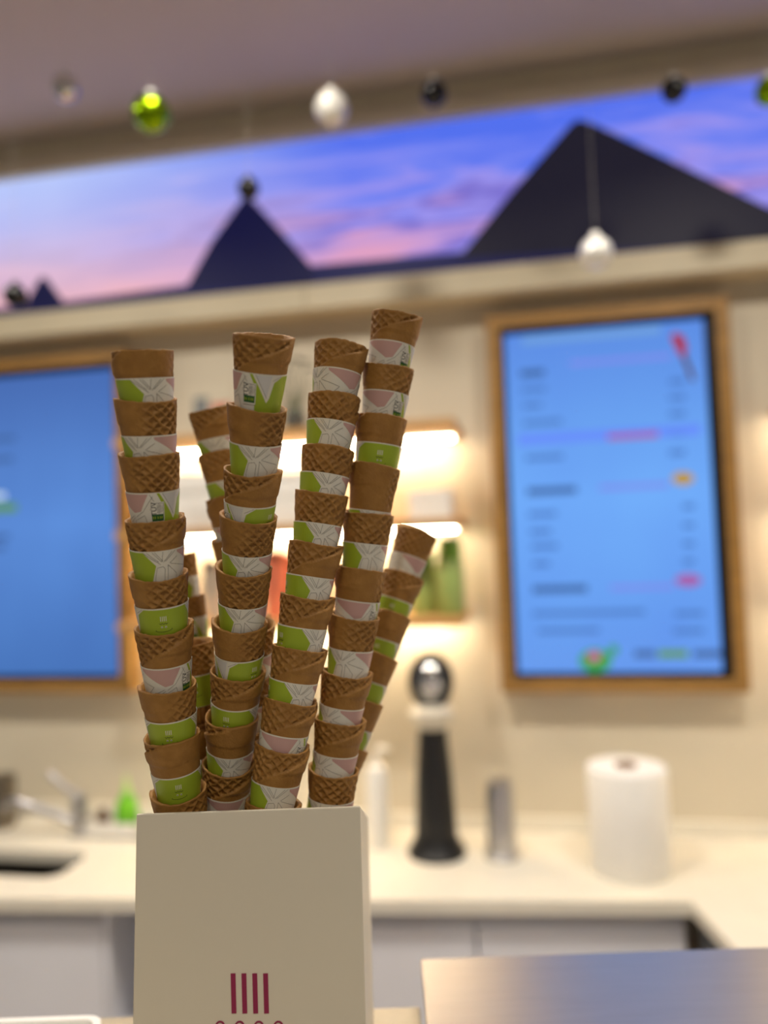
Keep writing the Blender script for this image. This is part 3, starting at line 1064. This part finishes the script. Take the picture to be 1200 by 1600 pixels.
def wafer_mesh(seed):
    NT = 192
    zs = [-0.0385 * i / 34 for i in range(35)] + [-0.042, -0.05, -0.06, -0.07, -0.08, -CL]
    verts, faces = [], []
    off = seed * 17.3
    rows = []
    for r_i, z in enumerate(zs):
        row = []
        for i in range(NT):
            ph = 360.0 * i / NT          # degrees; 0 = tip of the overlap
            pp = ph if ph < 300 else ph - 360
            # overlap edge: rises from the tip to the rim
            e0 = -0.0305 + 0.0305 * (max(0, pp) / 150.0) ** 0.85
            on = sm(-9, 4, pp) if pp < 60 else 1.0
            if pp < 4:
                e0 -= 0.006 * (1 - sm(-9, 4, pp)) ** 2
            flap = sm(0.0, 0.0008, e0 - z) * on if -10 < pp < 150 else (1.0 if pp >= 150 else 0.0)
            fade = 1.0 - sm(120, 292, pp) if pp > 0 else 1.0
            raise_ = 0.0021 * flap * fade
            groove = 0.0005 * math.exp(-((z - e0 - 0.0004) / 0.0011) ** 2) * (1 - flap) if 0 <= pp < 140 else 0.0
            raise_ *= 1 - 0.6 * sm(0.0185, 0.023, -z)
            # waffle lattice where the baked side shows
            w1 = (vnoise(ph / 20.0 + off, z * 110 + off, 18) - 0.5) * 0.5
            w2 = (vnoise(ph / 20.0 + off + 7, z * 110 - off, 18) - 0.5) * 0.5
            a = 15 * ph / 360.0 + z / 0.0088 + w1
            b = 15 * ph / 360.0 - z / 0.0088 + w2
            da, db = abs(a - round(a)), abs(b - round(b))
            ridge = max(1 - sm(0.05, 0.24, da), 1 - sm(0.05, 0.24, db))
            if pp < 0:
                gm = 1.0
            elif pp < 150:
                gm = 1.0 - flap
            else:
                gm = 1 - sm(150, 165, pp) if flap < 1 else 0.0
                gm = sm(232, 285, pp)
            gm *= 0.3 + 0.95 * vnoise(ph / 30.0 + off, z * 120 + off, 12 if seed == 0 else 1000)
            gm = min(1, gm)
            rimb = sm(0.0018, 0.0045, -z)
            lat = (ridge - 0.75) * 0.0024 * gm * rimb
            rough = (vnoise(ph / 3.0 + off, z * 900, 120) - 0.5) * 0.00028 + (vnoise(ph / 9.0, z * 350 + off, 40) - 0.5) * 0.0003
            rr_ = RR + z * TAP + raise_ - groove + lat + rough * (0.4 if z < -0.03 else 1)
            zz = z
            if r_i < 6:
                k_ = 1 - r_i / 6
                zz += k_ * (0.0009 * math.sin(rad(2 * ph + 60 * seed)) + 0.0016 * (sm(60, 150, pp) - sm(150, 250, pp)) + 0.0008 * (vnoise(ph / 6.0 + off, 3.1, 60) - 0.5))
            t_ = rad(ph - 90)
            row.append(len(verts))
            verts.append((rr_ * math.cos(t_), rr_ * math.sin(t_), zz))
        rows.append(row)
    # bottom cap ring, inner wall
    for z, k_ in ((-CL, 0.5), (-CL + 0.003, 0.5)):
        pass
    inner = []
    for z in (-CL + 0.003, -0.06, -0.03, -0.012, -0.001):
        row = []
        for i in range(NT):
            ph = 360.0 * i / NT
            t_ = rad(ph - 90)
            rr_ = RR + z * TAP - TK
            zz = z
            if z > -0.002:
                zz = verts[rows[0][i]][2] - 0.0003
            row.append(len(verts))
            verts.append((rr_ * math.cos(t_), rr_ * math.sin(t_), zz))
        inner.append(row)
    seq = inner + rows     # inner bottom -> inner top -> rim -> outer down
    for A, B in zip(seq[:-1], seq[1:]):
        for i in range(NT):
            j = (i + 1) % NT
            faces.append((A[i], A[j], B[j], B[i]))
    faces.append(tuple(inner[0]))
    faces.append(tuple(reversed(rows[-1])))
    me_ = bpy.data.meshes.new('wafer')
    me_.from_pydata(verts, [], faces)
    bm_ = bmesh.new()
    bm_.from_mesh(me_)
    bmesh.ops.recalc_face_normals(bm_, faces=bm_.faces)
    for f in bm_.faces:
        f.smooth = True
    bm_.to_mesh(me_)
    bm_.free()
    return me_


def wafer_mat():
    m_ = bpy.data.materials.new('baked_waffle')
    m_.use_nodes = True
    t_ = m_.node_tree
    b_ = t_.nodes['Principled BSDF']
    b_.inputs['Roughness'].default_value = 0.62
    b_.inputs['Subsurface Weight'].default_value = 0.0
    co = t_.nodes.new('ShaderNodeTexCoord')
    oi = t_.nodes.new('ShaderNodeObjectInfo')
    ad = t_.nodes.new('ShaderNodeVectorMath')
    ad.operation = 'ADD'
    t_.links.new(co.outputs['Object'], ad.inputs[0])
    t_.links.new(oi.outputs['Random'], ad.inputs[1])
    n_ = t_.nodes.new('ShaderNodeTexNoise')
    n_.inputs['Scale'].default_value = 90
    n_.inputs['Detail'].default_value = 6
    t_.links.new(ad.outputs[0], n_.inputs['Vector'])
    n2 = t_.nodes.new('ShaderNodeTexNoise')
    n2.inputs['Scale'].default_value = 700
    n2.inputs['Detail'].default_value = 3
    t_.links.new(ad.outputs[0], n2.inputs['Vector'])
    r_ = t_.nodes.new('ShaderNodeValToRGB')
    r_.color_ramp.elements[0].position = 0.0
    r_.color_ramp.elements[0].color = lin((138, 92, 36)) + (1,)
    r_.color_ramp.elements[1].position = 1.0
    r_.color_ramp.elements[1].color = lin((180, 132, 66)) + (1,)
    e_ = r_.color_ramp.elements.new(0.5)
    e_.color = lin((156, 111, 48)) + (1,)
    t_.links.new(n_.outputs['Fac'], r_.inputs['Fac'])
    t_.links.new(r_.outputs['Color'], b_.inputs['Base Color'])
    bp = t_.nodes.new('ShaderNodeBump')
    bp.inputs['Strength'].default_value = 0.45
    bp.inputs['Distance'].default_value = 0.0008
    t_.links.new(n2.outputs['Fac'], bp.inputs['Height'])
    t_.links.new(bp.outputs['Normal'], b_.inputs['Normal'])
    return m_


WM = wafer_mat()
wafers = []
for sd_ in range(3):
    me_ = wafer_mesh(sd_)
    me_.materials.append(WM)
    wafers.append(me_)

# ---- printed paper sleeve; print laid out unrolled: s degrees round, t metres below its top edge
SH = 0.034
SOFF = 0.0012
SM = [mat('sleeve_paper', (226, 222, 208), 0.5, vary=0.01), mat('sleeve_green', (158, 180, 44), 0.45, vary=0.02), mat('sleeve_pink', (200, 160, 152), 0.5, vary=0.02),
      mat('sleeve_line', (108, 104, 94), 0.5, vary=0.02), mat('sleeve_ink', (20, 22, 20), 0.5, vary=0.02), mat('sleeve_mark_green', (36, 92, 40), 0.5, vary=0.02), mat('sleeve_pale', (210, 208, 204), 0.5, vary=0.01)]
sl = MB()
SR0 = RR - 0.028 * TAP + SOFF     # sleeve radius at its top


def sp(s, t_, lay):
    r = SR0 - t_ * TAP + 0.00011 * lay
    a = rad(s - 90)
    return (r * math.cos(a), r * math.sin(a), -t_)


def clip(poly, ax, val, keep_gt):
    out = []
    for i in range(len(poly)):
        p_, q_ = poly[i], poly[(i + 1) % len(poly)]
        ip = (p_[ax] >= val) if keep_gt else (p_[ax] <= val)
        iq = (q_[ax] >= val) if keep_gt else (q_[ax] <= val)
        if ip:
            out.append(p_)
        if ip != iq:
            u = (val - p_[ax]) / (q_[ax] - p_[ax])
            out.append((p_[0] + (q_[0] - p_[0]) * u, p_[1] + (q_[1] - p_[1]) * u))
    return out


def sprint(poly, mi, lay):
    """convex polygon of (s, t) wrapped on the sleeve in 5 degree slices"""
    k0 = math.floor(min(p_[0] for p_ in poly) / 5)
    k1 = math.ceil(max(p_[0] for p_ in poly) / 5)
    poly = clip(clip(poly, 1, 0.0006, True), 1, SH - 0.0004, False)
    for k_ in range(k0, k1):
        c_ = clip(clip(poly, 0, k_ * 5, True), 0, (k_ + 1) * 5, False) if len(poly) > 2 else []
        if len(c_) > 2:
            sl.poly([sp(s, t_, lay) for s, t_ in c_], mi)


DPM = 180 / math.pi / 0.0235      # degrees per metre round the sleeve


def sline(p_, q_, wmm, mi, lay):
    x0_, y0_, x1_, y1_ = p_[0] / DPM, p_[1], q_[0] / DPM, q_[1]
    L_ = math.hypot(x1_ - x0_, y1_ - y0_) or 1e-6
    nx, ny = -(y1_ - y0_) / L_ * wmm / 2000, (x1_ - x0_) / L_ * wmm / 2000
    sprint([((x0_ + nx) * DPM, y0_ + ny), ((x1_ + nx) * DPM, y1_ + ny), ((x1_ - nx) * DPM, y1_ - ny), ((x0_ - nx) * DPM, y0_ - ny)], mi, lay)


# paper shell with thickness
for k_ in range(72):
    s0_, s1_ = k_ * 5, k_ * 5 + 5
    sl.poly([sp(s0_, 0, 0), sp(s1_, 0, 0), sp(s1_, SH, 0), sp(s0_, SH, 0)], 0)
    sl.poly([sp(s0_, 0, -3), sp(s1_, 0, -3), sp(s1_, SH, -3), sp(s0_, SH, -3)], 0)
    sl.poly([sp(s0_, 0, 0), sp(s1_, 0, 0), sp(s1_, 0, -3), sp(s0_, 0, -3)], 0)
# green face panel
sprint([(-64, 0.0058), (-42, 0.0012), (54, 0.0012), (80, 0.0135), (68, 0.030), (60, 0.05), (-64, 0.05)], 1, 1)
# field of green with pale triangle, left of the panel
sprint([(-117, 0.0), (-62, 0.0), (-62, 0.05), (-103, 0.05), (-103, 0.012)], 1, 1)
sprint([(-111, 0.0), (-58, 0.0), (-70, 0.021), (-76, 0.025)], 0, 2)
sprint([(-104, 0.0012), (-68, 0.0012), (-77, 0.021)], 6, 3)
sprint([(-70, 0.0), (-37, 0.0), (-42, 0.0012), (-64, 0.0075), (-71, 0.012)], 0, 3)
sline((-66, 0.0055), (-46, 0.0012), 0.3, 3, 4)
sline((-104, 0.001), (-76, 0.021), 0.3, 3, 4)
# pink panel
sprint([(128, 0.0012), (226, 0.0012), (206, 0.0165), (188, 0.018), (130, 0.0035)], 2, 1)
# thin line drawing on the white fields
for p_, q_ in (((54, 0.001), (90, 0.0125)), ((62, 0.001), (86, 0.010)), ((74, 0.001), (92, 0.010)), ((79, 0.001), (95, 0.0095)), ((96, 0.001), (93, 0.010)),
               ((100, 0.010), (124, 0.001)), ((96, 0.0105), (116, 0.0015)), ((82, 0.0155), (76, 0.026)), ((82, 0.0155), (95, 0.0145)), ((95, 0.0145), (99, 0.017)), ((99, 0.017), (94, 0.045)), ((76, 0.026), (84, 0.045)),
               ((106, 0.0135), (104, 0.045)), ((106, 0.0135), (128, 0.023)), ((128, 0.023), (126, 0.045)), ((110, 0.012), (130, 0.0065)), ((112, 0.0125), (160, 0.018)), ((160, 0.018), (136, 0.028)), ((136, 0.028), (134, 0.046)),
               ((150, 0.027), (186, 0.0205)), ((158, 0.030), (188, 0.022)), ((168, 0.040), (190, 0.024)), ((192, 0.0215), (212, 0.0165)), ((212, 0.0165), (236, 0.003)), ((194, 0.024), (214, 0.020)), ((214, 0.020), (228, 0.040)), ((200, 0.040), (222, 0.032)), ((229, 0.0015), (238, 0.008))):
    sline(p_, q_, 0.28, 3, 2)
# label block
sprint([(229, 0.0085), (259, 0.0085), (259, 0.027), (229, 0.027)], 0, 4)
for p_, q_ in (((231, 0.0095), (257, 0.0095)), ((257, 0.0095), (257, 0.0195)), ((231, 0.0095), (231, 0.0195)), ((247.5, 0.0095), (247.5, 0.0195))):
    sline(p_, q_, 0.3, 4, 5)
sprint([(230.8, 0.0195), (257.2, 0.0195), (257.2, 0.0255), (230.8, 0.0255)], 5, 5)


def stext(txt, size, s_c, t_c, mi, lay):
    """text turned to read upward"""
    vs_, fs_ = text_mesh(txt, size)
    for f_ in fs_:
        sl.poly([sp(s_c + (-vs_[i][1]) * DPM, t_c - vs_[i][0], lay) for i in f_], mi)


stext('TÜV', 0.0066, 236.5, 0.0146, 4, 5)
stext('AUSTRIA', 0.0019, 244.6, 0.0147, 4, 5)
for s_c, a_, b_ in ((249.5, 0.011, 0.018), (251.6, 0.0105, 0.0185), (254.5, 0.012, 0.0175)):
    sline((s_c, a_), (s_c, b_), 0.3, 3, 5)
for s_c in (234, 238, 244, 249, 253):
    sprint([(s_c - 1.1, 0.0213), (s_c + 1.1, 0.0213), (s_c + 1.1, 0.0236), (s_c - 1.1, 0.0236)], 1, 6)
# bars and line face on the green panel
for k_ in range(4):
    s_c = (k_ - 1.5) * 3.9
    sprint([(s_c - 0.75, 0.0075), (s_c + 0.75, 0.0075), (s_c + 0.75, 0.0122), (s_c - 0.75, 0.0122)], 0, 2)
zz_ = [(-9.5 + 19 * i / 6, 0.0140 if i % 2 == 0 else 0.0152) for i in range(7)]
for p_, q_ in zip(zz_[:-1], zz_[1:]):
    sline(p_, q_, 0.42, 4, 2)
for s_c in (-4.4, 4.4):
    sprint([(s_c + 2.3 * math.cos(i * math.pi / 4), 0.0178 + 0.00095 * math.sin(i * math.pi / 4)) for i in range(8)], 0, 2)
    sprint([(s_c + 1.1 * math.cos(i * math.pi / 4), 0.018 + 0.00048 * math.sin(i * math.pi / 4)) for i in range(8)], 4, 3)
mo_ = [(-17.5, 0.0203), (-19, 0.0213), (-15, 0.0219), (-4, 0.0224), (6, 0.0222), (15, 0.0214), (18.5, 0.0206), (17, 0.0198)]
for p_, q_ in zip(mo_[:-1], mo_[1:]):
    sline(p_, q_, 0.36, 4, 2)
sleeve_me = bpy.data.meshes.new('paper_sleeve')
sleeve_me.from_pydata(sl.v, [], sl.f)
for m_ in SM:
    sleeve_me.materials.append(m_)
sleeve_me.polygons.foreach_set('material_index', sl.m)
sleeve_me.update()

ORD = ['topmost', 'second', 'third', 'fourth', 'fifth', 'sixth', 'seventh', 'eighth', 'ninth', 'tenth', 'eleventh']


def look(s):
    s = s % 360
    if s < 35 or s > 345:
        return 'green sleeve with tiny face'
    if s < 62:
        return 'mostly green sleeve'
    if s < 145:
        return 'green, white and pink sleeve'
    if s < 218:
        return 'mostly pink sleeve'
    if s < 275:
        return 'sleeve with certification mark'
    return 'green sleeve with white triangle'


count = [0]


def cone(P, axis, wrot, srot, soff, label, scale=1.0, sleeve=True):
    axis = axis.normalized()
    fr = -(ray(600, 800))
    to_cam = (ORG - P)
    fwd = (to_cam - axis * to_cam.dot(axis)).normalized()     # local -Y faces the viewer's side
    yv = -fwd
    xv = yv.cross(axis)
    M_ = Matrix((xv, yv, axis)).transposed().to_4x4()
    o = thing('waffle_cone', label, 'waffle cone', (0, 0, 0), 0, 'waffle cones stacked in the cream box')
    o.matrix_world = Matrix.Translation(P - axis * CL * scale) @ M_ @ Matrix.Scale(scale, 4)
    c = bpy.data.objects.new('wafer', wafers[count[0] % 3])
    count[0] += 1
    C.objects.link(c)
    c.parent = o
    c.location = (0, 0, CL)
    c.rotation_euler = (0, 0, rad(-wrot))
    if sleeve:
        s_ = bpy.data.objects.new('paper_sleeve', sleeve_me)
        C.objects.link(s_)
        s_.parent = o
        s_.location = (0, 0, CL - soff)
        k_ = 1 + (0.028 - soff) * TAP / SR0
        s_.scale = (k_, k_, 1)
        s_.rotation_euler = (0, 0, rad(-srot))


def stack(rims, d_top, d_bot, name, scale=1.0):
    """rims: (xl, yl, xr, yr, wafer turn, sleeve turn, sleeve drop in px or None)"""
    n_ = len(rims)
    ys_ = [(r[1] + r[3]) / 2 for r in rims]
    P = []
    for i, r in enumerate(rims):
        u = (ys_[i] - ys_[0]) / (ys_[-1] - ys_[0])
        D = d_top + (d_bot - d_top) * u
        P.append(atD((r[0] + r[2]) / 2, ys_[i], D))
    for i, r in enumerate(rims):
        nx = P[i] - P[i + 1] if i < n_ - 1 else P[i - 1] - P[i]
        pv = P[i - 1] - P[i] if i > 0 else nx
        ax = (nx.normalized() * 0.75 + pv.normalized() * 0.25)
        # turn the axis a little so that the rim line takes its own tilt
        sl_ = math.atan2(r[3] - r[1], r[2] - r[0])
        a2 = (UP * math.cos(sl_) + RGT * math.sin(sl_))
        side = a2.dot(RGT) - ax.normalized().dot(RGT)
        ax = (ax.normalized() + RGT * side * 0.2).normalized()
        D = (P[i] - ORG).dot(FWD)
        soff = 0.028 if r[6] is None else max(0.021, min(0.033 if r[6] < 64 else 0.046, r[6] * D / FPX / scale))
        lk = '' if r[6] is None else (', ' + look(r[5]) if r[6] < 64 else ', its sleeve hidden')
        lab = f'{ORD[i]} cone down in {name}{lk}' if i else f'topmost cone in {name}{lk}'
        cone(P[i], ax, r[4], r[5], soff, lab, scale)


A = [(178, 553, 268, 546, 190, 85, 40), (183, 628, 275, 622, -95, 120, 53), (187, 711, 281, 705, -58, 237, 57), (195, 811, 288, 807, 42, 85, 45),
     (203, 901, 294, 892, -78, 0, 45), (209, 981, 301, 976, 62, 195, 58), (217, 1076, 308, 1062, -105, 10, 47), (225, 1152, 312, 1143, 172, 0, 58), (237, 1240, 323, 1230, -100, 100, None)]
Cc = [(366, 517, 456, 532, 62, 265, 55), (357, 634, 450, 638, -112, 95, 55), (348, 730, 441, 740, 88, -55, 50), (343, 806, 436, 806, -82, 100, 58),
      (336, 889, 428, 885, -66, 100, 55), (331, 974, 421, 971, -105, -40, 50), (326, 1048, 416, 1047, 72, 19, 50), (319, 1121, 406, 1118, 150, 95, 62), (314, 1190, 400, 1195, 48, 180, None)]
Dd = [(493, 535, 572, 549, 66, 150, 42), (483, 613, 563, 627, -14, 100, 42), (474, 694, 553, 708, -30, 85, 42), (462, 766, 545, 778, -48, 85, 47), (452, 843, 534, 857, 62, 75, 50),
      (439, 926, 521, 938, 55, 55, 46), (427, 1003, 509, 1020, 56, 75, 50), (413, 1084, 495, 1101, 36, 190, 50), (398, 1158, 483, 1172, 42, 92, 62), (383, 1247, 470, 1260, 60, 70, None)]
Ee = [(581, 487, 658, 504, 82, 200, 45), (569, 572, 647, 580, -92, 205, 40), (560, 651, 635, 656, 190, -5, 42), (549, 727, 625, 731, 205, 85, 75), (540, 801, 613, 804, -62, 85, 46),
      (528, 885, 603, 892, 200, 190, 48), (514, 962, 594, 963, -92, 115, 55), (503, 1045, 580, 1056, 55, 130, 52), (491, 1117, 571, 1130, 60, 135, 55), (483, 1200, 561, 1204, -62, 120, None)]
Bb = [(294, 650, 366, 634, 80, 108, 46), (308, 716, 380, 698, 62, 85, 46), (321, 786, 392, 768, 180, 190, 44), (331, 848, 401, 832, -60, 120, 46), (342, 912, 411, 898, 160, 120, 46), (353, 976, 420, 964, 60, 60, 46),
      (364, 1040, 429, 1030, 100, 120, 46), (374, 1104, 438, 1096, 100, 120, 46), (384, 1168, 448, 1160, 100, 120, None)]
Ii = [(622, 822, 681, 843, -32, 150, 44), (601, 888, 660, 908, 48, 4, 44), (581, 950, 640, 968, 172, 12, 44), (561, 1014, 621, 1032, 172, 6, 46), (537, 1084, 598, 1102, 172, 10, 46), (512, 1156, 575, 1172, 172, 120, 46), (492, 1214, 556, 1228, 172, 120, None)]
Ff = [(258, 1014, 336, 992, -50, 0, 60), (266, 1142, 344, 1130, 160, -60, 42), (272, 1222, 350, 1210, 160, 60, None)]
Gg = [(243, 872, 304, 866, -60, 40, 36), (257, 938, 318, 932, -60, 237, 32), (271, 1004, 332, 998, -60, 60, 36), (285, 1070, 346, 1064, -60, 60, 36), (299, 1136, 360, 1130, -60, 60, 36), (313, 1202, 374, 1196, -60, 60, None)]
Hh = [(354, 980, 429, 970, -70, 110, 44), (350, 1056, 426, 1048, -60, 110, 44), (346, 1136, 424, 1128, 60, 120, 44), (410, 1212, 486, 1204, 60, 160, None)][:3]
Jj = [(428, 1204, 490, 1200, 60, 140, 44), (424, 1262, 488, 1258, 60, 140, None)]
stack(A, 0.65, 0.72, 'the corner stack by the sink', 0.975)
stack(Cc, 0.652, 0.75, 'the second tall stack from the sink', 0.975)
stack(Dd, 0.752, 0.722, 'the third tall stack from the sink', 0.985)
stack(Ee, 0.775, 0.768, 'the highest-reaching stack', 0.97)
stack(Bb, 0.855, 0.868, 'the rear stack leaning sinkward', 0.97)
stack(Ii, 0.885, 0.83, 'the stack leaning toward the paper roll', 0.91)
stack(Ff, 0.80, 0.80, 'the low stack behind the corner stack', 0.97)
stack(Gg, 0.885, 0.872, 'the rearmost sinkside stack', 0.9)
stack(Hh, 0.778, 0.804, 'the short stack behind the tall ones', 0.96)
